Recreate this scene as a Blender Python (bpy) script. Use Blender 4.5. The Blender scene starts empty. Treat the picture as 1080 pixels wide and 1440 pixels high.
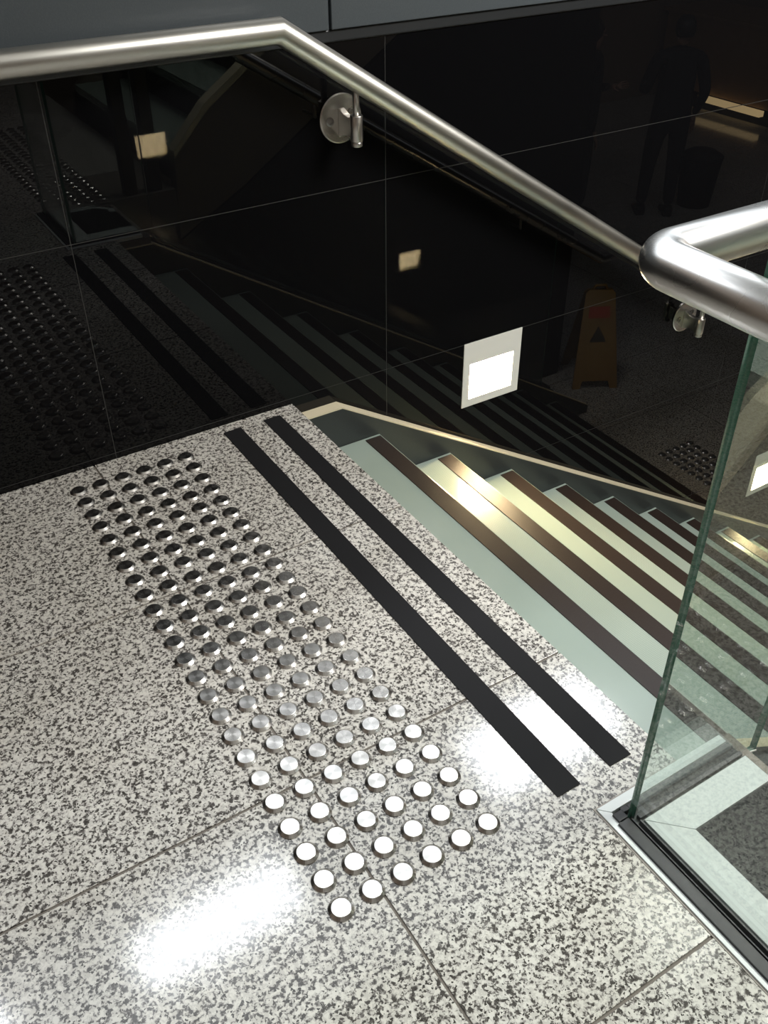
import bpy, bmesh, math, random
from mathutils import Vector, Matrix

random.seed(7)
PI = math.pi
scene = bpy.context.scene
C = scene.collection

# ---------------------------------------------------------------- camera
cam_data = bpy.data.cameras.new('camera')
cam_data.sensor_fit = 'HORIZONTAL'
cam_data.sensor_width = 36.0
cam_data.lens = 36.0 * 1317.68 / 1080.0
cam_data.clip_start = 0.02
cam = bpy.data.objects.new('camera', cam_data)
C.objects.link(cam)
cam.matrix_world = (Matrix.Translation((-0.3611, -2.0520, 1.3971))
                    @ Matrix.Rotation(-0.55576, 4, 'Z')
                    @ Matrix.Rotation(0.92091, 4, 'X')
                    @ Matrix.Rotation(-0.0074, 4, 'Z'))
scene.camera = cam

# ---------------------------------------------------------------- world, exposure
world = bpy.data.worlds.new('hall_air')
scene.world = world
world.use_nodes = True
bgn = world.node_tree.nodes['Background']
bgn.inputs[0].default_value = (0.80, 0.90, 1.0, 1)
bgn.inputs[1].default_value = 0.03
vs = scene.view_settings
vs.view_transform = 'Standard'
vs.look = 'None'
vs.exposure = 0.0
vs.gamma = 1.0
vs.use_curve_mapping = False

SKY_E = 1.7        # daylight skylight over the atrium
LAMP_E = 27.0      # recessed ceiling lamps over the atrium
HALL_E = 0.35      # soft fill panels added above the landing and hall
STAIR_E = 37.0     # unseen fill panel added above the stair mouth
STEP_E = 210.0      # recessed step lights in the wall

# ---------------------------------------------------------------- layout
WY = 0.0955        # face of the black wall
SY = 0.055         # stringer face, wall side
BY = -1.409        # stringer face, glass side
EDGE = 0.660       # slab edge above the stair
T0, GO = 0.932, 0.2763
Z0, RI = -0.174, 0.169
NT = 9
LZ = Z0 - RI * NT  # lower landing
LX = T0 + GO * (NT - 1)
SL = RI / GO


# ---------------------------------------------------------------- materials
def mat(name, base=(0.5, 0.5, 0.5), rough=0.5, metal=0.0, ior=1.5, spec=0.5, emit=None, estr=0.0):
    m = bpy.data.materials.new(name)
    m.use_nodes = True
    b = m.node_tree.nodes['Principled BSDF']
    b.inputs['Base Color'].default_value = (*base, 1)
    b.inputs['Roughness'].default_value = rough
    b.inputs['Metallic'].default_value = metal
    b.inputs['IOR'].default_value = ior
    b.inputs['Specular IOR Level'].default_value = spec
    if emit:
        b.inputs['Emission Color'].default_value = (*emit, 1)
        b.inputs['Emission Strength'].default_value = estr
    return m


def N(m, typ, **kw):
    n = m.node_tree.nodes.new(typ)
    for k, v in kw.items():
        setattr(n, k, v)
    return n


def L(m, a, b):
    m.node_tree.links.new(a, b)


def bsdf(m):
    return m.node_tree.nodes['Principled BSDF']


def coords(m, kind='Object', scale=None):
    tc = N(m, 'ShaderNodeTexCoord')
    if scale is None:
        return tc.outputs[kind]
    mp = N(m, 'ShaderNodeMapping')
    mp.inputs['Scale'].default_value = scale
    L(m, tc.outputs[kind], mp.inputs[0])
    return mp.outputs[0]


def noise(m, vec, scale, detail=3.0, rough=0.55, dist=0.0):
    n = N(m, 'ShaderNodeTexNoise')
    n.inputs['Scale'].default_value = scale
    n.inputs['Detail'].default_value = detail
    n.inputs['Roughness'].default_value = rough
    n.inputs['Distortion'].default_value = dist
    L(m, vec, n.inputs['Vector'])
    return n.outputs['Fac']


def ramp(m, fac, stops, interp='LINEAR'):
    r = N(m, 'ShaderNodeValToRGB')
    r.color_ramp.interpolation = interp
    els = r.color_ramp.elements
    while len(els) < len(stops):
        els.new(0.5)
    for e, (p, c) in zip(els, stops):
        e.position = p
        e.color = (*c, 1) if len(c) == 3 else c
    L(m, fac, r.inputs[0])
    return r.outputs[0]


def mix(m, fac, a, b, blend='MIX'):
    x = N(m, 'ShaderNodeMix', data_type='RGBA', blend_type=blend)
    for s, v in ((x.inputs[0], fac), (x.inputs[6], a), (x.inputs[7], b)):
        if isinstance(v, (int, float)):
            s.default_value = v
        elif isinstance(v, tuple):
            s.default_value = (*v, 1)
        else:
            L(m, v, s)
    return x.outputs[2]


def bump(m, height, strength, dist=0.001):
    b = N(m, 'ShaderNodeBump')
    b.inputs['Strength'].default_value = strength
    b.inputs['Distance'].default_value = dist
    L(m, height, b.inputs['Height'])
    L(m, b.outputs[0], bsdf(m).inputs['Normal'])


def granite():
    m = mat('speckled_granite', rough=0.10, spec=0.5)
    geo = N(m, 'ShaderNodeNewGeometry')
    p = geo.outputs['Position']
    wob = N(m, 'ShaderNodeTexNoise')
    wob.inputs['Scale'].default_value = 160
    wob.inputs['Detail'].default_value = 2
    L(m, p, wob.inputs['Vector'])
    vm = N(m, 'ShaderNodeVectorMath', operation='MULTIPLY_ADD')
    L(m, wob.outputs['Color'], vm.inputs[0])
    vm.inputs[1].default_value = (0.008, 0.008, 0.008)
    L(m, p, vm.inputs[2])
    v = N(m, 'ShaderNodeTexVoronoi')
    v.inputs['Scale'].default_value = 210
    L(m, vm.outputs[0], v.inputs['Vector'])
    sep = N(m, 'ShaderNodeSeparateColor')
    L(m, v.outputs['Color'], sep.inputs[0])
    clus = noise(m, p, 105, 2.5, 0.6, 0.4)
    add = N(m, 'ShaderNodeMath', operation='MULTIPLY_ADD')
    L(m, sep.outputs[0], add.inputs[0])
    add.inputs[1].default_value = 0.30
    L(m, clus, add.inputs[2])
    base = ramp(m, add.outputs[0], [(0.0, (0.07, 0.064, 0.058)), (0.50, (0.13, 0.12, 0.11)),
                                    (0.555, (0.27, 0.255, 0.24)), (0.605, (0.54, 0.52, 0.48)),
                                    (0.74, (0.66, 0.64, 0.59))], 'CONSTANT')
    v2 = N(m, 'ShaderNodeTexVoronoi')
    v2.inputs['Scale'].default_value = 330
    L(m, vm.outputs[0], v2.inputs['Vector'])
    s2 = N(m, 'ShaderNodeSeparateColor')
    L(m, v2.outputs['Color'], s2.inputs[0])
    dark = ramp(m, s2.outputs[1], [(0.0, (1, 1, 1)), (0.06, (0, 0, 0))], 'CONSTANT')
    col = mix(m, dark, base, (0.05, 0.045, 0.04))
    tone = ramp(m, noise(m, p, 5, 2), [(0.3, (0.9, 0.89, 0.87)), (0.7, (1.0, 1.0, 1.0))])
    col = mix(m, 1.0, col, tone, 'MULTIPLY')
    L(m, col, bsdf(m).inputs['Base Color'])
    bump(m, noise(m, p, 14, 3), 0.05, 0.002)
    rr = ramp(m, noise(m, p, 30, 3), [(0.3, (0.08, 0.08, 0.08)), (0.75, (0.15, 0.15, 0.15))])
    L(m, rr, bsdf(m).inputs['Roughness'])
    return m


def brushed(name, base, rough, axis='X', metal=1.0, strength=0.25):
    m = mat(name, base, rough, metal)
    sc = {'X': (2, 900, 900), 'Y': (900, 2, 900), 'Z': (900, 900, 2)}[axis]
    r = ramp(m, noise(m, coords(m, 'Object', (5, 5, 5)), 1.0, 3),
             [(0.3, (rough * 0.92,) * 3), (0.7, (rough * 1.1,) * 3)])
    L(m, r, bsdf(m).inputs['Roughness'])
    return m


def glass():
    m = bpy.data.materials.new('pale_green_glass')
    m.use_nodes = True
    nt = m.node_tree
    nt.nodes.clear()
    out = N(m, 'ShaderNodeOutputMaterial')
    geo = N(m, 'ShaderNodeNewGeometry')
    ior = N(m, 'ShaderNodeMapRange')
    ior.inputs['To Min'].default_value = 1.52
    ior.inputs['To Max'].default_value = 1 / 1.52
    L(m, geo.outputs['Backfacing'], ior.inputs['Value'])
    fr = N(m, 'ShaderNodeFresnel')
    L(m, ior.outputs[0], fr.inputs['IOR'])
    tr = N(m, 'ShaderNodeBsdfTransparent')
    tr.inputs[0].default_value = (0.925, 0.955, 0.935, 1)
    gl = N(m, 'ShaderNodeBsdfGlossy')
    gl.inputs['Roughness'].default_value = 0.0
    gl.inputs['Color'].default_value = (1, 1, 1, 1)
    mx = N(m, 'ShaderNodeMixShader')
    L(m, fr.outputs[0], mx.inputs[0])
    L(m, tr.outputs[0], mx.inputs[1])
    L(m, gl.outputs[0], mx.inputs[2])
    L(m, mx.outputs[0], out.inputs[0])
    return m


def tread_glass():
    m = mat('frosted_tread_glass', (0.50, 0.60, 0.53), 0.16, 0, 1.5, 0.5)
    vec = coords(m, 'Object')
    v = N(m, 'ShaderNodeTexVoronoi')
    v.inputs['Scale'].default_value = 210
    v.inputs['Randomness'].default_value = 0.0
    L(m, vec, v.inputs['Vector'])
    dots = ramp(m, v.outputs['Distance'], [(0.24, (1, 1, 1)), (0.32, (0, 0, 0))])
    col = mix(m, dots, (0.28, 0.34, 0.30), (0.37, 0.43, 0.385))
    col = mix(m, ramp(m, noise(m, vec, 6, 4), [(0.35, (0, 0, 0)), (0.8, (0.35, 0.35, 0.35))]), col, (0.25, 0.31, 0.275))
    L(m, col, bsdf(m).inputs['Base Color'])
    bump(m, dots, 0.12, 0.0006)
    return m


def black_panel():
    m = mat('polished_black_panel', (0.0035, 0.0035, 0.004), 0.0, 0, 1.31, 0.5)
    r = ramp(m, noise(m, coords(m, 'Object'), 3, 5), [(0.45, (0.0, 0.0, 0.0)), (0.9, (0.02, 0.02, 0.02))])
    L(m, r, bsdf(m).inputs['Roughness'])
    return m


def speck(name, base, rough, amount, scale=500, spec=0.5):
    m = mat(name, base, rough, spec=spec)
    vec = coords(m, 'Object')
    n = noise(m, vec, scale, 2)
    c2 = tuple(min(1, c + amount) for c in base)
    L(m, ramp(m, n, [(0.45, base), (0.8, c2)]), bsdf(m).inputs['Base Color'])
    bump(m, n, 0.35, 0.0006)
    return m


def stud_steel(axis='Z', name='turned_steel'):
    m = mat(name, (0.62, 0.60, 0.57), 0.27, 1.0)
    b = bsdf(m)
    b.inputs['Anisotropic'].default_value = 0.45 if axis == 'Z' else 0.85
    t = N(m, 'ShaderNodeTangent')
    t.direction_type = 'RADIAL'
    t.axis = axis
    L(m, t.outputs[0], b.inputs['Tangent'])
    oi = N(m, 'ShaderNodeObjectInfo')
    r = ramp(m, oi.outputs['Random'], [(0, (0.52, 0.50, 0.47)), (1, (0.66, 0.645, 0.62))])
    L(m, r, b.inputs['Base Color'])
    rr = ramp(m, oi.outputs['Random'], [(0, (0.24,) * 3), (1, (0.30,) * 3)])
    # roughness constant
    return m


M = dict(
    granite=granite(),
    grout=speck('grey_grout', (0.15, 0.13, 0.11), 0.8, 0.05),
    panel=black_panel(),
    sealant=mat('grey_sealant', (0.045, 0.045, 0.043), 0.5),
    fascia=speck('blue_grey_coated_aluminium', (0.058, 0.069, 0.077), 0.42, 0.010, 260),
    fascia_band=mat('dark_grey_coated_aluminium', (0.016, 0.018, 0.02), 0.45),
    black_strip=speck('black_anti_slip_tape', (0.011, 0.011, 0.012), 0.68, 0.010, 900, 0.15),
    brown_strip=speck('dark_brown_nosing_rubber', (0.020, 0.0135, 0.011), 0.42, 0.010, 700, 0.3),
    tread=tread_glass(),
    tread_edge=mat('pale_tread_edge', (0.40, 0.46, 0.43), 0.3),
    stringer=speck('dark_green_grey_steel', (0.030, 0.035, 0.034), 0.35, 0.006, 200),
    riser=mat('dark_riser_steel', (0.02, 0.022, 0.022), 0.5),
    rail=brushed('satin_stainless_tube', (0.58, 0.57, 0.53), 0.34, 'X'),
    rail_y=brushed('satin_stainless_tube_across', (0.60, 0.59, 0.57), 0.27, 'Y'),
    trim=brushed('brushed_warm_steel_trim', (0.72, 0.64, 0.46), 0.5, 'X', 0.15),
    bracket=mat('machined_steel', (0.62, 0.60, 0.57), 0.30, 1.0),
    screw=mat('dull_steel_screw', (0.35, 0.34, 0.33), 0.3, 1.0),
    glass=glass(),
    glass_edge=mat('green_glass_edge', (0.05, 0.16, 0.11), 0.08, 0, 1.5, 0.9),
    white_trim=speck('white_coated_trim', (0.64, 0.67, 0.66), 0.35, 0.02, 60),
    gasket=mat('black_rubber_gasket', (0.012, 0.012, 0.013), 0.5),
    groove=mat('black_channel_groove', (0.008, 0.009, 0.009), 0.4),  # plain black of the base channel under the glass
    infill=mat('black_stone_infill', (0.007, 0.008, 0.008), 0.3, spec=0.06),
    inner_white=speck('matt_white_band', (0.42, 0.45, 0.44), 0.7, 0.02, 60, 0.15),
    plate=speck('light_plate_steel', (0.66, 0.66, 0.62), 0.4, 0.02, 300),
    lamp=mat('warm_lamp_lens', (0.9, 0.85, 0.75), 0.4, emit=(1.0, 0.76, 0.42), estr=STEP_E),
    recess=mat('lamp_recess_white', (0.8, 0.76, 0.66), 0.5),
    sky=mat('skylight_glazing', (0.8, 0.8, 0.8), 0.5, emit=(0.86, 0.93, 1.0), estr=0.0),
    ceil_lamp=mat('ceiling_lamp_lens', (0.9, 0.9, 0.9), 0.5, emit=(0.93, 0.97, 1.0), estr=0.0),
    stair_fill=mat('stair_fill_diffuser', (0.8, 0.8, 0.8), 0.5, emit=(1.0, 0.98, 0.94), estr=0.0),
    hall_fill=mat('hall_fill_diffuser', (0.8, 0.8, 0.8), 0.5, emit=(1.0, 0.97, 0.91), estr=0.0),
    ceiling=mat('white_ceiling_paint', (0.6, 0.6, 0.58), 0.8),
    hall_wall=speck('beige_brown_wall', (0.22, 0.16, 0.115), 0.6, 0.04, 2),
    soffit=speck('brown_soffit_panel', (0.16, 0.13, 0.10), 0.5, 0.02, 4),
    column=mat('dark_column_steel', (0.012, 0.012, 0.012), 0.4),
    yellow=speck('yellow_plastic', (0.26, 0.15, 0.025), 0.4, 0.03, 30),
    sign_black=mat('sign_black_print', (0.02, 0.02, 0.02), 0.5),
    sign_red=mat('sign_red_print', (0.5, 0.05, 0.03), 0.5),
    dark_cloth=speck('dark_cloth', (0.012, 0.012, 0.016), 0.85, 0.008, 90),
    skin=mat('skin', (0.42, 0.25, 0.18), 0.5),
    hair=mat('black_hair', (0.01, 0.009, 0.008), 0.5),
    wood=speck('counter_wood', (0.30, 0.18, 0.09), 0.45, 0.06, 12),
    shelf_lamp=mat('shelf_light_strip', (0.9, 0.8, 0.6), 0.5, emit=(1.0, 0.72, 0.35), estr=6.0),
)


# ---------------------------------------------------------------- mesh helpers
def bx(bm, x0, x1, y0, y1, z0, z1, mi=0, bevel=0.0):
    vs_ = [bm.verts.new(p) for p in ((x0, y0, z0), (x1, y0, z0), (x1, y1, z0), (x0, y1, z0),
                                     (x0, y0, z1), (x1, y0, z1), (x1, y1, z1), (x0, y1, z1))]
    fs = []
    for idx in ((3, 2, 1, 0), (4, 5, 6, 7), (0, 1, 5, 4), (1, 2, 6, 5), (2, 3, 7, 6), (3, 0, 4, 7)):
        f = bm.faces.new([vs_[i] for i in idx])
        f.material_index = mi
        fs.append(f)
    if bevel:
        es = list({e for f in fs for e in f.edges})
        bmesh.ops.bevel(bm, geom=es, offset=bevel, segments=2, affect='EDGES', profile=0.5)


def prism(bm, pts, lo, hi, axis='z', mi=0, bevel=0.0):
    """extrude a polygon (list of 2D points) along an axis"""
    def P(a, b, t):
        return {'z': (a, b, t), 'y': (a, t, b), 'x': (t, a, b)}[axis]
    lov = [bm.verts.new(P(a, b, lo)) for a, b in pts]
    hiv = [bm.verts.new(P(a, b, hi)) for a, b in pts]
    n = len(pts)
    fs = [bm.faces.new(lov[::-1]), bm.faces.new(hiv)]
    for i in range(n):
        j = (i + 1) % n
        fs.append(bm.faces.new((lov[i], lov[j], hiv[j], hiv[i])))
    for f in fs:
        f.material_index = mi
    bmesh.ops.recalc_face_normals(bm, faces=fs)
    if bevel:
        es = list({e for f in fs for e in f.edges})
        bmesh.ops.bevel(bm, geom=es, offset=bevel, segments=2, affect='EDGES', profile=0.5)


def tube(bm, pts, r, seg=32, caps=True, mi=0):
    """round tube along a polyline with mitred joints"""
    pts = [Vector(p) for p in pts]
    n = len(pts)
    tans = []
    for i in range(n):
        a = (pts[i] - pts[i - 1]).normalized() if i else None
        b = (pts[i + 1] - pts[i]).normalized() if i < n - 1 else None
        tans.append((a, b))
    t0 = tans[0][1]
    u = t0.cross(Vector((0, 0, 1)))
    if u.length < 1e-3:
        u = t0.cross(Vector((1, 0, 0)))
    u.normalize()
    w = u.cross(t0).normalized()
    rings = []
    cur = t0
    for i in range(n):
        a, b = tans[i]
        if a is None:
            pl = b
        elif b is None:
            pl = a
        else:
            pl = (a + b).normalized()
        if a is not None and b is not None:
            base = a
        else:
            base = a if a is not None else b
        ring = []
        for k in range(seg):
            ang = 2 * PI * k / seg
            off = (u * math.cos(ang) + w * math.sin(ang)) * r
            d = off.dot(pl) / base.dot(pl)
            ring.append(bm.verts.new(pts[i] + off - base * d))
        rings.append(ring)
        if b is not None and a is not None:
            q = a.rotation_difference(b)
            u = q @ u
            w = q @ w
    for i in range(n - 1):
        for k in range(seg):
            j = (k + 1) % seg
            f = bm.faces.new((rings[i][k], rings[i][j], rings[i + 1][j], rings[i + 1][k]))
            f.smooth = True
            f.material_index = mi
    if caps:
        bm.faces.new(rings[0][::-1]).material_index = mi
        bm.faces.new(rings[-1]).material_index = mi


def lathe(bm, prof, seg=32, origin=(0, 0, 0), axis='z', smooth=True, mi=0):
    """profile list (r, h) revolved about an axis through origin"""
    ox, oy, oz = origin
    rings = []
    for r, h in prof:
        ring = []
        for k in range(seg):
            a = 2 * PI * k / seg
            c, s = r * math.cos(a), r * math.sin(a)
            p = {'z': (ox + c, oy + s, oz + h), 'y': (ox + c, oy + h, oz - s), 'x': (ox + h, oy + c, oz + s)}[axis]
            ring.append(bm.verts.new(p))
        rings.append(ring)
    for i in range(len(rings) - 1):
        for k in range(seg):
            j = (k + 1) % seg
            f = bm.faces.new((rings[i][k], rings[i][j], rings[i + 1][j], rings[i + 1][k]))
            f.smooth = smooth
            f.material_index = mi
    bm.faces.new(rings[0][::-1]).material_index = mi
    bm.faces.new(rings[-1]).material_index = mi


def holed(bm, x0, x1, z0, z1, y0, y1, holes, mi=0):
    """slab in the x-z plane between y0 (front) and y1 with rectangular holes"""
    hs = [(max(a, x0), min(b, x1), max(c, z0), min(d, z1)) for a, b, c, d in holes
          if a < x1 and b > x0 and c < z1 and d > z0]
    xs = sorted({x0, x1, *[h[0] for h in hs], *[h[1] for h in hs]})
    zs = sorted({z0, z1, *[h[2] for h in hs], *[h[3] for h in hs]})

    def solid(i, j):
        if not (0 <= i < len(xs) - 1 and 0 <= j < len(zs) - 1):
            return False
        cx, cz = (xs[i] + xs[i + 1]) / 2, (zs[j] + zs[j + 1]) / 2
        return not any(a < cx < b and c < cz < d for a, b, c, d in hs)
    V = {}

    def v(i, j, y):
        k = (i, j, y)
        if k not in V:
            V[k] = bm.verts.new((xs[i], y, zs[j]))
        return V[k]
    for i in range(len(xs) - 1):
        for j in range(len(zs) - 1):
            if not solid(i, j):
                continue
            fs = [bm.faces.new((v(i, j, y0), v(i + 1, j, y0), v(i + 1, j + 1, y0), v(i, j + 1, y0))),
                  bm.faces.new((v(i, j + 1, y1), v(i + 1, j + 1, y1), v(i + 1, j, y1), v(i, j, y1)))]
            if not solid(i - 1, j):
                fs.append(bm.faces.new((v(i, j, y0), v(i, j + 1, y0), v(i, j + 1, y1), v(i, j, y1))))
            if not solid(i + 1, j):
                fs.append(bm.faces.new((v(i + 1, j, y0), v(i + 1, j, y1), v(i + 1, j + 1, y1), v(i + 1, j + 1, y0))))
            if not solid(i, j - 1):
                fs.append(bm.faces.new((v(i, j, y0), v(i, j, y1), v(i + 1, j, y1), v(i + 1, j, y0))))
            if not solid(i, j + 1):
                fs.append(bm.faces.new((v(i, j + 1, y0), v(i + 1, j + 1, y0), v(i + 1, j + 1, y1), v(i, j + 1, y1))))
            for f in fs:
                f.material_index = mi
    bmesh.ops.recalc_face_normals(bm, faces=bm.faces[:])


def obj(name, bm, mats, parent=None, loc=None):
    me = bpy.data.meshes.new(name)
    bm.to_mesh(me)
    bm.free()
    for m in (mats if isinstance(mats, (list, tuple)) else [mats]):
        me.materials.append(m)
    o = bpy.data.objects.new(name, me)
    C.objects.link(o)
    if parent:
        o.parent = parent
    if loc:
        o.location = loc
    return o


def rel(o, parent):
    """parent o (built in world coordinates) to an object whose location is set"""
    o.parent = parent
    o.matrix_parent_inverse = parent.matrix_basis.inverted()
    return o


def ordinal(n):
    return '%d%s' % (n, 'th' if 10 <= n % 100 <= 20 else {1: 'st', 2: 'nd', 3: 'rd'}.get(n % 10, 'th'))


def tag(o, label, cat, group=None, kind=None):
    if label:
        o['label'] = label
    if cat:
        o['category'] = cat
    if group:
        o['group'] = group
    if kind:
        o['kind'] = kind
    return o


def thing(name, label, cat, loc=(0, 0, 0), group=None):
    o = bpy.data.objects.new(name, None)
    o.empty_display_size = 0.1
    C.objects.link(o)
    o.location = loc
    return tag(o, label, cat, group)


def struct(name, bm, mats, label, cat='wall'):
    o = obj(name, bm, mats)
    o['kind'] = 'structure'
    return tag(o, label, cat)


def child(name, bm, mats, parent, label=None):
    o = obj(name, bm, mats)
    rel(o, parent)
    if label:
        o['label'] = label
    return o


def dup_tree(root, dx=0, dy=0, dz=0):
    r = root.copy()
    C.objects.link(r)
    r.location = root.location + Vector((dx, dy, dz))
    for ch in list(root.children):
        c = ch.copy()
        C.objects.link(c)
        c.parent = r
        for g in ch.children:
            d = g.copy()
            C.objects.link(d)
            d.parent = c
    return r


# ================================================================ SETTING
# ---- landing floor with its granite tiles
ISL = (0.464, 0.800, -1.880, -1.413)           # balustrade island notch x0,x1,y0,y1
FX0, FY0 = -3.0, -5.4
bm = bmesh.new()
bx(bm, FX0, EDGE - 0.006, -1.413, WY - 0.004, -0.15, -0.0022)
bx(bm, FX0, 0.460, -1.88, -1.413, -0.15, -0.0022)
bx(bm, FX0, 1.10, FY0, -1.88, -0.15, -0.0022)
bx(bm, 0.460, 0.80, -1.88, -1.413, -0.15, -0.012)
floor = struct('floor', bm, [M['grout']], 'landing floor of black and white speckled granite tiles', 'floor')

xj = [-3.0, -2.332, -1.732, -1.132, -0.532, 0.070, EDGE]
yj = [WY, -0.492, -1.087, -1.678, -2.27, -2.87, -3.47, -4.07, -4.67, -5.4]
G = 0.0024
for i in range(len(xj) - 1):
    for j in range(len(yj) - 1):
        a, b = xj[i] + (G if i else 0), xj[i + 1] - (G if i < len(xj) - 2 else 0)
        d, c = yj[j] - (G if j else 0.001), yj[j + 1] + G
        if i == len(xj) - 2 and c < ISL[3] and d > ISL[2]:
            X, Y0, Y1 = ISL[0] - 0.002, ISL[2] - 0.002, ISL[3] + 0.001
            if d > Y1 + 0.001:           # tile containing the island's near corner
                poly = [(a, c), (X, c), (X, Y1), (b, Y1), (b, d), (a, d)]
            elif c < Y0:                 # tile at the island's far end
                poly = [(a, c), (b, c), (b, Y0), (X, Y0), (X, d), (a, d)]
            else:
                poly = [(a, c), (X, c), (X, d), (a, d)]
        else:
            poly = [(a, c), (b, c), (b, d), (a, d)]
        bm = bmesh.new()
        dz = random.uniform(-0.0002, 0.0002)
        prism(bm, poly, -0.0088, dz, 'z', 0, 0.0007)
        child('floor_tile', bm, M['granite'], floor)
for j in range(4, len(yj) - 1):          # tiles beside the second flight, right of the slab line
    bm = bmesh.new()
    top = min(yj[j], -1.884)
    bx(bm, EDGE + G, 1.10, yj[j + 1] + G, yj[j] - G, -0.0088, 0.0)
    child('floor_tile', bm, M['granite'], floor)
bm = bmesh.new()
bx(bm, EDGE + G, 1.10, -2.27 + G, -1.884, -0.0088, 0.0)
bm.free()

# ---- lower landing floor
bm = bmesh.new()
bx(bm, LX - 0.02, 12.0, -7.0, WY - 0.003, LZ - 0.15, LZ - 0.009)
lower = struct('floor_lower', bm, [M['grout']], 'lower landing floor of speckled granite at the foot of the stair', 'floor')
ly = [WY - 0.004, -0.6, -1.2, -1.8, -2.4, -3.0, -3.6, -4.2, -4.8, -5.4, -6.0, -7.0]
lx = [LX - 0.02 + 0.9 * k for k in range(11)]
for i in range(len(lx) - 1):
    for j in range(len(ly) - 1):
        bm = bmesh.new()
        bx(bm, lx[i] + G, lx[i + 1] - G, ly[j + 1] + G, ly[j] - G, LZ - 0.0088, LZ)
        child('floor_tile', bm, M['granite'], lower)

# ---- black wall with polished panels
LAMPS = [(1.277, 0.018), (3.005, -1.030)]      # left x and top z of the step light plates
LW = 0.234
holes = [(x + 0.012, x + LW - 0.012, z - LW + 0.012, z - 0.012) for x, z in LAMPS]
WX0, WX1 = -3.0, 12.0
WZ0 = LZ - 0.15
bm = bmesh.new()
holed(bm, WX0, WX1, WZ0, 1.80, WY + 0.0008, WY + 0.16, holes)
wall = struct('wall_back', bm, [M['sealant']], 'black polished wall beside the landing and stair', 'wall')
pxs = [WX0, -1.47, -0.67, 0.133, 0.986, 2.594, 3.40, 4.20, 5.0, 5.8, 6.6, 7.4, 8.2, 9.0, 10.0, 11.0, WX1]
pzs = [WZ0, -1.09, -0.510, 0.0165, 0.5885, 0.938]
Jt = 0.0011
for i in range(len(pxs) - 1):
    for j in range(len(pzs) - 1):
        bm = bmesh.new()
        holed(bm, pxs[i] + Jt, pxs[i + 1] - Jt, pzs[j] + Jt, pzs[j + 1] - Jt, WY, WY + 0.0078, holes)
        child('wall_panel', bm, M['panel'], wall)
# fascia above
bm = bmesh.new()
bx(bm, WX0, WX1, WY - 0.006, WY + 0.0078, 0.939, 0.966, 0, 0.003)
child('fascia_rail', bm, M['fascia_band'], wall, 'dark grey band under the blue grey fascia')
fxs = [WX0, -1.6, -0.387, 0.826, 2.039, 3.25, 4.46, 5.7, 7.0, 8.5, 10.0, WX1]
for i in range(len(fxs) - 1):
    bm = bmesh.new()
    bx(bm, fxs[i] + 0.0035, fxs[i + 1] - 0.0035, WY - 0.014, WY + 0.0078, 0.967, 1.80, 0, 0.002)
    child('fascia_panel', bm, M['fascia'], wall, 'blue grey metal fascia panel')
bm = bmesh.new()
bx(bm, WX0, WX1, WY - 0.02, WY + 0.17, 1.80, 1.83)
child('wall_cap', bm, M['fascia_band'], wall)

# ---- hall behind the camera (seen only mirrored in the black wall)
bm = bmesh.new()
bx(bm, FX0, 12.0, -7.15, -7.0, LZ - 0.15, 4.5)
struct('wall_front', bm, [M['hall_wall']], 'beige brown hall wall mirrored dimly in the black wall', 'wall')
bm = bmesh.new()
bx(bm, FX0 - 0.15, FX0, -7.0, 6.0, -0.15, 4.5)
struct('wall_left', bm, [M['hall_wall']], 'beige brown wall at the far left end of the landing', 'wall')
bm = bmesh.new()
bx(bm, 12.0, 12.15, -7.0, 6.0, LZ - 0.15, 4.5)
struct('wall_right', bm, [M['hall_wall']], 'beige brown end wall beyond the lower landing', 'wall')
bm = bmesh.new()
bx(bm, FX0 - 0.15, 12.15, -7.15, 6.0, 4.52, 4.65)
struct('ceiling', bm, [M['ceiling']], 'white hall ceiling above the landing and atrium', 'ceiling')
bm = bmesh.new()
bx(bm, FX0 - 0.15, 12.15, 6.0, 6.15, -0.15, 4.65)
struct('wall_far', bm, [M['ceiling']], 'pale wall across the atrium behind the black parapet wall', 'wall')

def area_light(parent, x0, x1, y0, y1, z, radiance, color):
    ld = bpy.data.lights.new('lamp_light', 'AREA')
    ld.shape = 'RECTANGLE'
    ld.size, ld.size_y = x1 - x0, y1 - y0
    ld.energy = radiance * 4.0 * (x1 - x0) * (y1 - y0)
    ld.color = color
    o = bpy.data.objects.new('lamp_light', ld)
    C.objects.link(o)
    o.parent = parent
    o.location = Vector(((x0 + x1) / 2, (y0 + y1) / 2, z)) - parent.location
    return o


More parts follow.
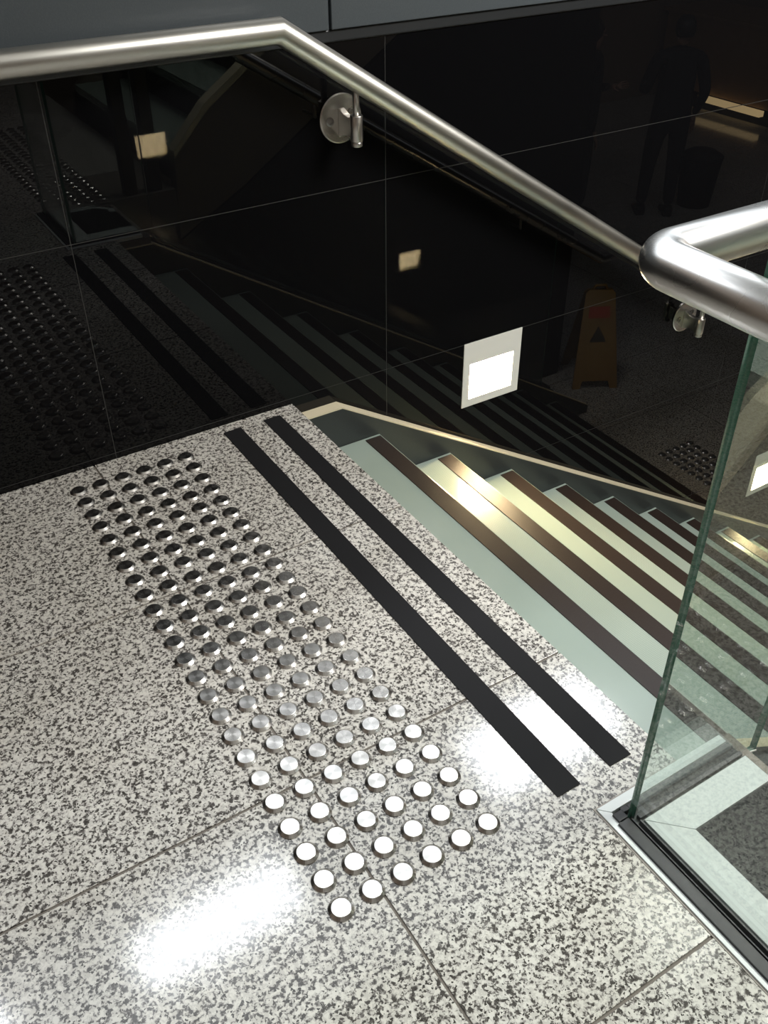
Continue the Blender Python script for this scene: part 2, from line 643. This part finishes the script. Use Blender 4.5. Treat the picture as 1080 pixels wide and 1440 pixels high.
# skylight bays over the atrium, lamps between them, added fill panels over the landing
for k in range(5):
    x0 = FX0 + 0.15 + 2.9 * k
    bm = bmesh.new()
    bx(bm, x0, x0 + 2.82, 0.45, 5.8, 4.49, 4.515)
    o = obj('skylight', bm, [M['sky']])
    area_light(o, x0, x0 + 2.82, 0.45, 5.8, 4.488, SKY_E, (0.86, 0.93, 1.0))
    tag(o, 'daylit skylight bay over the atrium, %s from the left end' % ordinal(k + 1), 'skylight', 'skylight bays over the atrium')
for x0, x1, y0, y1, wh in ((-2.2, -0.92, 1.18, 1.55, 'at the lower left corner'), (-0.12, 0.98, 1.14, 1.50, 'left of the studs'), (2.62, 3.85, 1.12, 1.68, 'beside the black strips')):
    r = thing('ceiling_lamp', 'rectangular ceiling lamp whose glare shows on the granite ' + wh, 'ceiling lamp',
              ((x0 + x1) / 2, (y0 + y1) / 2, 4.48), 'ceiling lamps over the atrium')
    bm = bmesh.new()
    bx(bm, x0, x1, y0, y1, 4.485, 4.50)
    child('diffuser', bm, M['ceil_lamp'], r)
    area_light(r, x0, x1, y0, y1, 4.483, LAMP_E, (0.93, 0.97, 1.0))
    bm = bmesh.new()
    bx(bm, x0 - 0.03, x1 + 0.03, y0 - 0.03, y1 + 0.03, 4.50, 4.52)
    child('housing', bm, M['plate'], r)
for i in (0, 1, 4):  # unseen panels, added for diffuse fill on the floor and hall
    for j in range(2):
        bm = bmesh.new()
        x0, y0 = -2.6 + 2.8 * i, -6.4 + 3.1 * j
        bx(bm, x0, x0 + 2.3, y0, y0 + 2.6, 4.49, 4.515)
        o = obj('hall_fill_light', bm, [M['hall_fill']])
        hot = False
        area_light(o, x0, x0 + 2.3, y0, y0 + 2.6, 4.488, STAIR_E if hot else HALL_E, (1.0, 0.98, 0.94) if hot else (1.0, 0.97, 0.91))
        tag(o, 'soft square fill panel added in the hall ceiling, %s the %s' % (('near', 'beyond')[j == 0], ('landing', 'stair mouth', 'counter')[(0, 1, 4).index(i)]), 'fill light', 'fill panels added in the hall ceiling')

pl = thing('added_fill_panel', 'square white fill panel added above the stair mouth, out of view', 'pendant light', (2.3, -1.88, 2.62))  # added fill source, hung out of view to brighten the floor by the wall
bm = bmesh.new()
bx(bm, 1.7, 2.9, -2.36, -1.40, 2.62, 2.66, 0, 0.004)
child('panel', bm, M['plate'], pl)
for cx_, cy_ in ((1.75, -2.31), (2.85, -2.31), (1.75, -1.45), (2.85, -1.45)):
    bm = bmesh.new()
    tube(bm, [(cx_, cy_, 2.655), (cx_, cy_, 4.52)], 0.003, 8)
    child('cable', bm, M['plate'], pl)
area_light(pl, 1.72, 2.88, -2.34, -1.42, 2.615, STAIR_E, (1.0, 0.98, 0.94))

# ================================================================ STAIRCASE
stair = thing('staircase', 'glass stair with pale green treads and dark nosings going down beside the black wall', 'stairs',
              (EDGE, BY, Z0))


def slope_z(x, z_at, x_at):
    return z_at - SL * (x - x_at)


KX = 0.805                      # where stringers turn from level to sloping
X_END = LX + 0.28
for (ya, yb) in ((SY, WY - 0.001), (-1.4365, BY)):
    zt = -0.040
    top = [(EDGE + 0.004, zt), (KX, zt), (X_END, slope_z(X_END, zt, KX))]
    if top[-1][1] < LZ:
        pass
    # stringer body
    bot = [(X_END, LZ + 0.002), (LX - 0.02, LZ + 0.002), (LX - 0.4, LZ - 0.10), (EDGE + 0.004, -0.62)]
    bm = bmesh.new()
    inner = 0.004
    prism(bm, [(p[0], p[1] - 0.004) for p in top] + bot, ya + (0 if ya == SY else 0.0), yb, 'y')
    child('stringer', bm, M['stringer'], stair, 'dark green grey stringer under the bright trim')
    # trim bar on top of the stringer
    off = 0.006
    bm = bmesh.new()
    y0, y1 = (ya - 0.001, yb) if ya == SY else (ya, yb + 0.001)
    prism(bm, [(p[0], p[1] + 0.001) for p in top] + [(p[0], p[1] - 0.0035) for p in top[::-1]], y0, y1, 'y')
    child('stringer_trim', bm, M['trim'], stair, 'brushed warm steel trim along the top of the stringer')

TTH = 0.030
for k in range(NT):
    x1 = T0 + GO * k
    x0 = x1 - GO - 0.015 if k else EDGE - 0.02
    z = Z0 - RI * k
    bm = bmesh.new()
    bx(bm, x0, x1, BY + 0.0015, SY - 0.0015, z - TTH, z, 0, 0.0015)
    t = child('tread', bm, M['tread'], stair)
    bm = bmesh.new()
    bx(bm, x1 - 0.058, x1 - 0.004, BY + 0.016, SY - 0.013, z, z + 0.0022, 0, 0.0008)
    s = obj('nosing_strip', bm, [M['brown_strip']])
    s.parent = t
    s.matrix_parent_inverse = (stair.matrix_basis @ t.matrix_parent_inverse @ t.matrix_basis).inverted()
    s['label'] = 'dark brown anti-slip nosing strip'
    # riser below the tread's back edge
    bm = bmesh.new()
    bx(bm, x1 - 0.030, x1 - 0.022, BY + 0.0015, SY - 0.0015, z - RI, z - TTH)
    child('riser', bm, M['riser'], stair)
bm = bmesh.new()
bx(bm, EDGE - 0.03, EDGE - 0.022, BY + 0.0015, SY - 0.0015, Z0, -0.15)
child('riser', bm, M['riser'], stair)

# fascia under the slab nose
bm = bmesh.new()
bx(bm, EDGE - 0.006, EDGE - 0.0005, BY, WY - 0.045, -0.15, -0.009)
child('slab_edge', bm, M['granite'], floor, 'granite upstand at the landing edge')

# ================================================================ ANTI-SLIP STRIPS on the landing
for (x0, x1, lab) in ((0.425, 0.478, 'black anti-slip strip on the granite landing nearest the steel studs'),
                      (0.548, 0.600, 'black anti-slip strip on the granite landing nearest the stair edge')):
    bm = bmesh.new()
    bx(bm, x0, x1, -1.357, 0.055, 0.0004, 0.0022, 0, 0.0007)
    o = obj('anti_slip_strip', bm, [M['black_strip']])
    tag(o, lab, 'floor strip', 'anti-slip strips on the landing')

# lower landing strips, mirrored in the wall
# ================================================================ STUDS
def stud_mesh():
    bm = bmesh.new()
    lathe(bm, [(0.0215, 0.0), (0.0215, 0.0014), (0.0163, 0.0056), (0.0157, 0.0059)], 32, smooth=False)
    # shallow turned groove on top: a fine inner ring
    me = bpy.data.meshes.new('tactile_stud')
    for f in bm.faces:
        f.smooth = False
    bm.to_mesh(me)
    bm.free()
    me.materials.append(M['stud'])
    return me


M['stud'] = stud_steel()
M['disc'] = stud_steel('Y', 'turned_steel_disc')
sm = stud_mesh()
PITCH = 0.058


for j in range(24):
    for i in range(6):
        o = bpy.data.objects.new('tactile_stud', sm)
        C.objects.link(o)
        o.location = (i * PITCH + random.uniform(-0.0007, 0.0007), -j * PITCH + random.uniform(-0.0007, 0.0007), 0.0003)
        o.rotation_euler = (0, 0, 0)
        row = 'row nearest the black wall' if j == 0 else ('front row' if j == 23 else '%s row from the black wall' % ordinal(j + 1))
        colm = 'nearest the strips' if i == 5 else '%s column from the strips' % ordinal(6 - i)
        tag(o, 'round steel floor stud, %s, %s' % (row, colm), 'floor stud', 'tactile studs on the landing')
# studs before the second flight and on the lower landing, seen mirrored in the wall
for j in range(24):
    for i in range(5):
        o = bpy.data.objects.new('tactile_stud', sm)
        C.objects.link(o)
        o.location = (0.545 + i * PITCH, -1.93 - j * PITCH, 0.0003)
        tag(o, 'steel floor stud before the second flight, %s row from the balustrade, %s column' % (ordinal(j + 1), ordinal(i + 1)), 'floor stud', 'tactile studs before the second flight')
for j in range(7, 14):
    for i in range(5):
        o = bpy.data.objects.new('tactile_stud', sm)
        C.objects.link(o)
        o.location = (3.47 + i * PITCH, -0.05 - j * PITCH, LZ + 0.0003)
        tag(o, 'steel floor stud on the lower landing, %s row from the black wall, %s column' % (ordinal(j + 1), ordinal(i + 1)), 'floor stud', 'tactile studs on the lower landing')

# ================================================================ STEP LIGHTS
def step_light(x, zt, y, lab, sgn=1, group='step lights'):
    """recessed square step light; sgn=1 faces -y, sgn=-1 faces +y. plate front sits 2.5 mm proud"""
    r = thing('step_light', lab, 'step light', (x + LW / 2, y, zt - LW), group)
    f = sgn
    ya, yb = y - 0.0025 * f, y + 0.0015 * f
    zb = zt - LW
    ap = (x + 0.027, x + LW - 0.030, zb + 0.028, zt - 0.078)
    bm = bmesh.new()
    holed(bm, x, x + LW, zb, zt, min(ya, yb) if f > 0 else max(ya, yb), max(ya, yb) if f > 0 else min(ya, yb), [ap])
    child('face_plate', bm, M['plate'], r)
    # recess box
    bm = bmesh.new()
    y0, y1 = yb, y + 0.075 * f
    a, b, c, d = ap
    t = 0.003
    lo, hi = min(y0, y1), max(y0, y1)
    bx(bm, a - t, a, lo, hi, c - t, d + t)
    bx(bm, b, b + t, lo, hi, c - t, d + t)
    bx(bm, a, b, lo, hi, c - t, c)
    bx(bm, a, b, lo, hi, d, d + t)
    child('recess', bm, M['recess'], r)
    bm = bmesh.new()
    # lens: sloping from the top front to the bottom back
    yf, ybk = y + 0.006 * f, y + 0.040 * f
    pts = [(yf, d - 0.001), (ybk, c + 0.001), (ybk + 0.006 * f, c + 0.001), (ybk + 0.006 * f, d - 0.001)]
    prism(bm, pts, a + 0.001, b - 0.001, 'x')
    child('lens', bm, M['lamp'], r, 'glowing warm white lens')
    return r


step_light(LAMPS[0][0], LAMPS[0][1], WY, 'glowing square step light in the black wall above the upper treads')
step_light(LAMPS[1][0], LAMPS[1][1], WY, 'lower glowing step light seen through the glass panel')

# ================================================================ WALL HANDRAIL
RY, RR = 0.010, 0.0278
KN = (0.655, 0.993)
RS = 0.628


def rail_z(x):
    return KN[1] - RS * (x - KN[0]) if x > KN[0] else KN[1]


hr = thing('handrail', 'satin steel handrail fixed to the black wall, level then sloping down the stair', 'handrail', (KN[0], RY, KN[1]))
bm = bmesh.new()
XE = 3.45
tube(bm, [(-2.9, RY, KN[1]), (KN[0], RY, KN[1]), (XE, RY, rail_z(XE)), (XE + 0.5, RY, rail_z(XE))], RR, 40)
child('rail', bm, M['rail'], hr)


def bracket(parent, x, zdisc, zrail, y_wall=WY, sgn=1):
    """disc on the wall, flat arm, vertical socket with a pin up to the rail"""
    yc = RY + 0.006
    bm = bmesh.new()
    lathe(bm, [(0.060, 0.0), (0.060, -0.004), (0.057, -0.0065)], 48, (x, y_wall, zdisc), 'y', smooth=False)
    disc = child('bracket', bm, M['disc'], parent, 'round steel wall bracket')
    parts = []
    bm = bmesh.new()
    # arm: waisted plate
    ys = [y_wall - 0.006, y_wall - 0.030, y_wall - 0.055, yc]
    hs = [0.034, 0.024, 0.022, 0.030]
    pts = [(ys[i], zdisc + hs[i] - 0.008) for i in range(4)] + [(ys[i], zdisc - hs[i] - 0.010) for i in (3, 2, 1, 0)]
    prism(bm, pts, x - 0.009, x + 0.009, 'x', 0, 0.002)
    parts.append(('arm', bm, M['bracket']))
    bm = bmesh.new()
    lathe(bm, [(0.0145, -0.038), (0.0158, -0.036), (0.0158, 0.022), (0.0145, 0.024)], 28, (x, yc, zdisc), 'z')
    parts.append(('socket', bm, M['bracket']))
    bm = bmesh.new()
    lathe(bm, [(0.0125, -0.050), (0.0142, -0.0485), (0.0142, -0.0395), (0.0125, -0.038)], 28, (x, yc, zdisc), 'z')
    parts.append(('end_cap', bm, M['bracket']))
    bm = bmesh.new()
    lathe(bm, [(0.0082, 0.0), (0.0082, zrail - zdisc - 0.012)], 20, (x, yc, zdisc), 'z')
    parts.append(('pin', bm, M['bracket']))
    for sx, sz in ((-0.033, -0.004), (0.030, 0.012)):
        bm = bmesh.new()
        lathe(bm, [(0.0105, -0.0066), (0.0105, -0.0085), (0.0075, -0.0095), (0.0055, -0.0095), (0.0048, -0.0072)], 24,
              (x + sx, y_wall, zdisc + sz), 'y', smooth=False)
        parts.append(('screw_head', bm, M['screw']))
    for nm, b_, m_ in parts:
        o = obj(nm, b_, [m_])
        o.parent = disc
        o.matrix_parent_inverse = (parent.matrix_basis @ disc.matrix_parent_inverse @ disc.matrix_basis).inverted()


for x, z in ((0.852, 0.764), (2.300, -0.146), (-1.30, 0.885)):
    bracket(hr, x, z, rail_z(x))

# ================================================================ GLASS BALUSTRADE
bal = thing('glass_balustrade', 'clear green-edged glass balustrade with white base trims at the corner of the landing', 'balustrade',
            (0.505, -1.452, 0.0))
GX, GYB, GT = 0.505, -1.452, 0.005
GTOP = 1.10


def panel(pts, axis, lo, hi):
    bm = bmesh.new()
    prism(bm, pts, lo, hi, axis)
    bm.faces.ensure_lookup_table()
    for f in bm.faces:
        n = f.normal
        big = abs(n.y) > 0.9 if axis == 'y' else abs(n.x) > 0.9
        f.material_index = 0 if big else 1
    return bm


child('glass_panel', panel([(-1.880, -0.03), (-1.4515, -0.03), (-1.4515, GTOP), (-1.880, GTOP)], 'x', GX - GT, GX + GT),
      [M['glass'], M['glass_edge']], bal)
child('glass_panel', panel([(GX + GT + 0.002, -0.03), (0.824, -0.03), (0.824, GTOP), (GX + GT + 0.002, GTOP)], 'y', GYB - GT, GYB + GT),
      [M['glass'], M['glass_edge']], bal)
prevx = 0.830
for nx in (1.95, 3.05):
    zb0, zb1 = slope_z(prevx, -0.05, KX), slope_z(nx, -0.05, KX)
    zt0, zt1 = GTOP - 0.0 - SL * (prevx - KX), GTOP - SL * (nx - KX)
    child('glass_panel', panel([(prevx, zb0), (nx, zb1), (nx, zt1), (prevx, zt0)], 'y', GYB - GT, GYB + GT),
          [M['glass'], M['glass_edge']], bal)
    prevx = nx + 0.006

# outer white trim, mitred L
x0, x1 = 0.464, 0.482
y0, y1 = -1.413, -1.431
bm = bmesh.new()
prism(bm, [(x0, y0), (x1, y1), (0.768, y1), (0.768, y0)], -0.010, 0.004, 'z', 0, 0.0006)
child('outer_trim', bm, M['white_trim'], bal, 'white trim on the stair side of the glass')
bm = bmesh.new()
prism(bm, [(x0, y0 - 0.001), (x0, -1.880), (x1, -1.880), (x1, y1 - 0.001)], -0.010, 0.004, 'z', 0, 0.0006)
child('outer_trim', bm, M['white_trim'], bal, 'white trim on the landing side of the glass')
# thin grey seal between granite and white trim
bm = bmesh.new()
bx(bm, 0.4605, 0.4638, -1.880, -1.4095, -0.009, 0.0012)
bx(bm, 0.4638, EDGE, -1.4128, -1.4095, -0.009, 0.0012)
child('edge_seal', bm, mat('warm_grey_seal', (0.30, 0.27, 0.24), 0.6), bal)
# base channel and gaskets
bm = bmesh.new()
bx(bm, x1 + 0.0005, 0.5185, -1.880, -1.4715, -0.012, -0.006)
bx(bm, x1 + 0.0005, 0.775, -1.4715, y1 - 0.0005, -0.012, -0.006)
child('base_channel', bm, M['groove'], bal)
bm = bmesh.new()
bx(bm, 0.4735, GX - GT - 0.003, -1.880, -1.456, -0.006, 0.0085, 0, 0.0015)
child('gasket', bm, M['gasket'], bal, 'black rubber gasket')
bm = bmesh.new()
bx(bm, GX - GT - 0.0025, GX - GT - 0.0005, -1.880, -1.462, -0.006, 0.0110)
bx(bm, GX + GT + 0.0005, GX + GT + 0.0035, -1.880, -1.470, -0.006, 0.0065)
child('gasket', bm, M['gasket'], bal, 'thin black glazing bead')
bm = bmesh.new()
bx(bm, 0.4775, 0.4975, -1.4545, -1.4375, -0.006, 0.009, 0, 0.001)
bx(bm, 0.4975, 0.512, -1.4440, -1.4335, -0.006, 0.007, 0, 0.001)
child('gasket', bm, M['gasket'], bal, 'black rubber corner block')
bm = bmesh.new()
bx(bm, GX + GT + 0.004, 0.770, GYB + GT + 0.001, y1 - 0.002, -0.006, 0.0035, 0, 0.001)
bx(bm, GX + GT + 0.006, 0.772, -1.4665, GYB - GT - 0.001, -0.006, 0.0035, 0, 0.001)
child('gasket', bm, M['gasket'], bal, 'black rubber gasket beside the glass on the stair side')
# inner white band, mitred L
a0, b0 = 0.519, -1.472
wdt = 0.060
bm = bmesh.new()
prism(bm, [(a0, b0), (a0 + wdt, b0 - wdt), (0.772, b0 - wdt), (0.772, b0)], -0.012, 0.004, 'z', 0, 0.0006)
child('inner_trim', bm, M['inner_white'], bal, 'wide white band inside the glass')
bm = bmesh.new()
prism(bm, [(a0, b0 - 0.001), (a0, -1.880), (a0 + wdt, -1.880), (a0 + wdt, b0 - wdt - 0.001)], -0.012, 0.004, 'z', 0, 0.0006)
child('inner_trim', bm, M['inner_white'], bal, 'wide white band inside the glass')
bm = bmesh.new()
prism(bm, [(a0 + wdt + 0.001, -1.820), (0.70, -1.820), (0.745, -1.775), (0.745, -1.735), (0.772, -1.735), (0.772, -1.775), (0.715, -1.835),
           (0.715, -1.860), (a0 + wdt + 0.001, -1.860)], -0.012, 0.004, 'z')
child('inner_trim', bm, M['inner_white'], bal, 'white band at the far end with a clipped corner')
bm = bmesh.new()
bx(bm, a0 + wdt + 0.001, 0.772, -1.820, b0 - wdt - 0.001, -0.012, 0.001)
child('infill', bm, M['infill'], bal, 'black polished infill floor inside the white bands')
# sloping base beside the stringer: black channel and grey outer plate
for ya, yb, dz, mt, nm in ((-1.466, -1.437, -0.047, M['groove'], 'base_channel'), (-1.535, -1.4665, -0.036, M['stringer'], 'outer_plate')):
    bm = bmesh.new()
    xs_ = 0.7755
    top = [(xs_, dz + 0.03), (KX, dz + 0.012), (LX, slope_z(LX, dz + 0.012, KX))]
    prism(bm, top + [(p[0], p[1] - 0.25) for p in top[::-1]], ya, yb, 'y')
    child(nm, bm, mt, bal)
# thin bright clip at the foot of the second pane
bm = bmesh.new()
prism(bm, [(0.775, -0.010), (0.828, -0.030), (0.828, -0.034), (0.775, -0.014)], -1.4605, -1.4585, 'y')
child('glazing_bead', bm, M['plate'], bal)

# handrail around the glass corner
hr2 = thing('handrail', 'thick satin steel handrail bending round the glass corner in the foreground', 'handrail', (0.431, -1.35, 0.985))
XR, YR, ZR = 0.431, -1.352, 0.984
R2 = 0.028
br = 0.034
path = [(XR, -2.02, ZR)]
na = 10
for k in range(na + 1):
    a = PI - (PI / 2) * k / na
    path.append((XR + br + br * math.cos(a), YR - br + br * math.sin(a), ZR))
k2x = 0.655
path += [(k2x, YR, ZR), (3.3, YR, ZR - SL * (3.3 - k2x)), (3.75, YR, ZR - SL * (3.3 - k2x))]
bm = bmesh.new()
tube(bm, path, R2, 44)
child('rail', bm, M['rail_y'], hr2)
for (px_, py_, pz_, ex, ey) in ((XR, -1.82, ZR, GX - GT, -1.82), (1.55, YR, ZR - SL * (1.55 - k2x), 1.55, GYB + GT), (2.7, YR, ZR - SL * (2.7 - k2x), 2.7, GYB + GT)):
    bm = bmesh.new()
    tube(bm, [(px_, py_, pz_ - 0.02), (px_, py_, pz_ - 0.075), (ex, ey, pz_ - 0.075)], 0.008, 16)
    child('bracket', bm, M['bracket'], hr2)

# ================================================================ BEYOND: second flight etc. (mirrored)
fl = thing('upper_staircase', 'brown sided flight of stairs rising behind, mirrored in the black wall', 'stairs', (1.12, -1.9, 0))
bm = bmesh.new()
prism(bm, [(1.10, -0.24), (1.12, 0.12), (1.30, 0.30), (3.70, 1.92), (3.70, 1.42), (1.45, -0.05)], -1.96, -1.90, 'y')
child('side_panel', bm, M['soffit'], fl)
bm = bmesh.new()
prism(bm, [(1.12, 0.125), (1.30, 0.305), (3.70, 1.925), (3.70, 1.955), (1.29, 0.335), (1.12, 0.155)], -1.965, -1.895, 'y')
child('side_trim', bm, M['trim'], fl)
for k in range(9):
    bm = bmesh.new()
    bx(bm, 1.13 + 0.28 * k, 1.13 + 0.28 * (k + 1) + 0.02, -3.35, -1.965, 0.16 * (k + 1) - 0.04, 0.16 * (k + 1))
    child('tread', bm, M['tread'], fl)
    bm = bmesh.new()
    bx(bm, 1.13 + 0.28 * k, 1.14 + 0.28 * k, -3.35, -1.965, 0.16 * k, 0.16 * (k + 1) - 0.04)
    child('riser', bm, M['riser'], fl)
bm = bmesh.new()
prism(bm, [(1.10, -0.24), (1.12, 0.12), (1.30, 0.30), (3.70, 1.92), (3.70, 1.42), (1.45, -0.05)], -3.42, -3.36, 'y')
child('side_panel', bm, M['soffit'], fl)

bm = bmesh.new()
prism(bm, [(1.102, LZ), (3.60, LZ), (3.60, 1.34), (1.45, -0.062), (1.102, -0.25)], -1.955, -1.90, 'y')
w2 = struct('wall_inner', bm, [M['column']], 'dark wall under the second flight facing the stair', 'wall')
for x_ in (0.905, 1.02):
    bm = bmesh.new()
    bx(bm, x_ - 0.028, x_ + 0.028, -1.955, -1.90, 0.0, 4.52, 0, 0.003)
    o = obj('column', bm, [M['column']])
    tag(o, 'slim dark steel column mirrored in the black wall at left', 'column', 'dark columns behind the balustrade')

# ---- caution sign on the lower landing
SX, SYY = 3.75, -1.76
sg = thing('caution_sign', 'yellow folding floor sign mirrored dimly in the black wall', 'floor sign', (SX, SYY, LZ))
sg.rotation_euler = (0, 0, 0.5)
H, sp = 0.62, 0.16
for s in (1, -1):
    bm = bmesh.new()
    outline = [(-0.15, 0.0), (-0.10, 0.0), (-0.085, 0.05), (0.085, 0.05), (0.10, 0.0), (0.15, 0.0), (0.095, H - 0.02), (0.075, H), (-0.075, H), (-0.095, H - 0.02)]
    prism(bm, outline, -0.006, 0.006, 'y')
    for v in bm.verts:
        v.co.y += s * (sp * (1 - v.co.z / H) + 0.012)
    o = obj('board', bm, [M['yellow']])
    o.parent = sg
    bm = bmesh.new()
    tri = [(-0.055, 0.30), (0.055, 0.30), (0.0, 0.40)]
    prism(bm, tri, -0.001, 0.001, 'y')
    for v in bm.verts:
        v.co.y += s * (sp * (1 - v.co.z / H) + 0.012 + 0.0075)
    p_ = obj('pictogram', bm, [M['sign_black']])
    p_.parent = o
    bm = bmesh.new()
    prism(bm, [(-0.07, 0.45), (0.07, 0.45), (0.066, 0.52), (-0.066, 0.52)], -0.001, 0.001, 'y')
    for v in bm.verts:
        v.co.y += s * (sp * (1 - v.co.z / H) + 0.012 + 0.0075)
    p_ = obj('red_band', bm, [M['sign_red']])
    p_.parent = o
bm = bmesh.new()
tube(bm, [(-0.05, 0, H - 0.01), (-0.03, 0, H + 0.025), (0.03, 0, H + 0.025), (0.05, 0, H - 0.01)], 0.009, 12)
o = obj('handle', bm, [M['yellow']])
o.parent = sg

# ---- person, dark clothes, seen mirrored
def skin_body(name, verts, edges, mt, parent, sub=1):
    me = bpy.data.meshes.new(name)
    me.from_pydata([v[:3] for v in verts], edges, [])
    o = bpy.data.objects.new(name, me)
    C.objects.link(o)
    md = o.modifiers.new('skin', 'SKIN')
    md.use_smooth_shade = True
    for i, v in enumerate(verts):
        r = v[3]
        me.skin_vertices[0].data[i].radius = (r, r) if not isinstance(r, tuple) else r
    me.skin_vertices[0].data[0].use_root = True
    s = o.modifiers.new('sub', 'SUBSURF')
    s.levels = sub
    s.render_levels = sub + 1
    me.materials.append(mt)
    o.parent = parent
    return o


def person(PX, PY, rz, lab):
    pe = thing('person', lab, 'person', (PX, PY, LZ))
    pe.rotation_euler = (0, 0, rz)
    V = [(0, 0, 0.86, (0.17, 0.125)), (0, 0, 1.02, (0.165, 0.12)), (0, 0, 1.24, (0.18, 0.125)), (0, 0.0, 1.36, (0.13, 0.08)), (0, -0.005, 1.43, 0.050),
         (0.095, 0, 0.80, 0.098), (0.10, -0.01, 0.46, 0.070), (0.105, 0.01, 0.09, 0.052),
         (-0.095, 0, 0.80, 0.098), (-0.12, -0.03, 0.46, 0.070), (-0.14, -0.02, 0.09, 0.052),
         (0.185, 0, 1.34, 0.064), (0.26, 0.01, 1.07, 0.052), (0.225, -0.10, 0.86, 0.030),
         (-0.185, 0, 1.34, 0.064), (-0.27, 0.0, 1.07, 0.052), (-0.17, -0.17, 1.12, 0.030)]
    Ed = [(0, 1), (1, 2), (2, 3), (3, 4), (0, 5), (5, 6), (6, 7), (0, 8), (8, 9), (9, 10), (3, 11), (11, 12), (12, 13), (3, 14), (14, 15), (15, 16)]
    skin_body('body', V, Ed, M['dark_cloth'], pe)
    V = [(0, -0.005, 1.42, 0.045), (0, -0.01, 1.50, (0.062, 0.070)), (0, -0.005, 1.57, (0.075, 0.088)), (0, 0.0, 1.63, (0.058, 0.070))]
    hd = skin_body('head', V, [(0, 1), (1, 2), (2, 3)], M['skin'], pe)
    bm = bmesh.new()
    lathe(bm, [(0.0001, 1.672), (0.045, 1.662), (0.072, 1.63), (0.084, 1.59), (0.082, 1.545), (0.070, 1.51)][::-1], 20)
    for v in bm.verts:
        v.co.y = v.co.y * 1.12 + 0.014
    hair = obj('hair', bm, [M['hair']])
    hair.parent = pe
    bm = bmesh.new()
    bmesh.ops.create_cone(bm, segments=8, radius1=0.011, radius2=0.003, depth=0.03, cap_ends=True,
                          matrix=Matrix.Translation((0, -0.092, 1.545)) @ Matrix.Rotation(PI / 2, 4, 'X'))
    for sx in (-0.028, 0.028):
        bmesh.ops.create_uvsphere(bm, u_segments=8, v_segments=6, radius=0.009, matrix=Matrix.Translation((sx, -0.078, 1.575)))
    fc = obj('face', bm, [M['skin']])
    fc.parent = pe
    for hx, hy, hz, d in ((0.225, -0.115, 0.82, (0, -0.25, -1)), (-0.155, -0.205, 1.13, (0.2, -1, 0.15))):
        d = Vector(d).normalized()
        base = Vector((hx, hy, hz))
        side = d.cross(Vector((0.3, 1, 0.2))).normalized()
        pal = [(*(base - d * 0.03), 0.024), (*base, (0.030, 0.016)), (*(base + d * 0.055), (0.034, 0.015))]
        e = [(0, 1), (1, 2)]
        for k, (o_, ln) in enumerate(((-0.028, 0.060), (-0.010, 0.072), (0.010, 0.068), (0.027, 0.052))):
            b0_ = base + d * 0.060 + side * o_
            i0 = len(pal)
            bend = side.cross(d) * 0.012
            pal += [(*b0_, 0.009), (*(b0_ + d * ln * 0.55), 0.0085), (*(b0_ + d * ln + bend), 0.007)]
            e += [(2, i0), (i0, i0 + 1), (i0 + 1, i0 + 2)]
        i0 = len(pal)
        t0_ = base + side * -0.034 + d * 0.012
        pal += [(*t0_, 0.011), (*(t0_ - side * 0.018 + d * 0.038), 0.009)]
        e += [(1, i0), (i0, i0 + 1)]
        skin_body('hand', pal, e, M['skin'], pe)
    for s, fx, fy in ((1, 0.105, 0.0), (-1, -0.14, -0.03)):
        bm = bmesh.new()
        prism(bm, [(-0.17, 0.0), (0.075, 0.0), (0.075, 0.075), (0.03, 0.10), (-0.05, 0.075), (-0.15, 0.045), (-0.175, 0.02)], fx - 0.042, fx + 0.042, 'x', 0, 0.012)
        for v in bm.verts:
            v.co.y += fy
        so = obj('shoe', bm, [M['hair']])
        so.parent = pe



person(6.35, -3.75, 0.6, 'person in dark clothes standing by the round bin, mirrored faintly in the black wall')
person(5.62, -4.05, 2.4, 'person in dark clothes further left of the other, mirrored faintly in the black wall')

# ---- display counter far behind, with a warm light strip, mirrored at the top right
ct = thing('counter', 'wooden counter with a warm light strip, mirrored at the upper right', 'counter', (9.9, -5.8, LZ))
bm = bmesh.new()
bx(bm, 9.55, 10.3, -6.9, -4.6, LZ, LZ + 0.10)
child('plinth', bm, M['column'], ct)
bm = bmesh.new()
bx(bm, 9.53, 10.3, -6.9, -4.6, LZ + 0.18, LZ + 1.0)
bx(bm, 9.48, 10.35, -6.95, -4.55, LZ + 1.0, LZ + 1.04)
child('body', bm, M['wood'], ct)
bm = bmesh.new()
bx(bm, 9.46, 9.54, -6.15, -5.20, LZ + 0.105, LZ + 0.165)
child('light_strip', bm, M['shelf_lamp'], ct, 'warm glowing strip under the counter')
bn = thing('waste_bin', 'round dark bin beside the standing person, mirrored in the black wall', 'bin', (6.86, -3.75, LZ))
bm = bmesh.new()
lathe(bm, [(0.15, 0.0), (0.19, 0.42), (0.195, 0.44)], 28, (6.86, -3.75, LZ))
child('body', bm, M['dark_cloth'], bn)
bm = bmesh.new()
lathe(bm, [(0.198, 0.44), (0.198, 0.455), (0.12, 0.50), (0.02, 0.51)], 28, (6.86, -3.75, LZ))
child('lid', bm, M['dark_cloth'], bn)
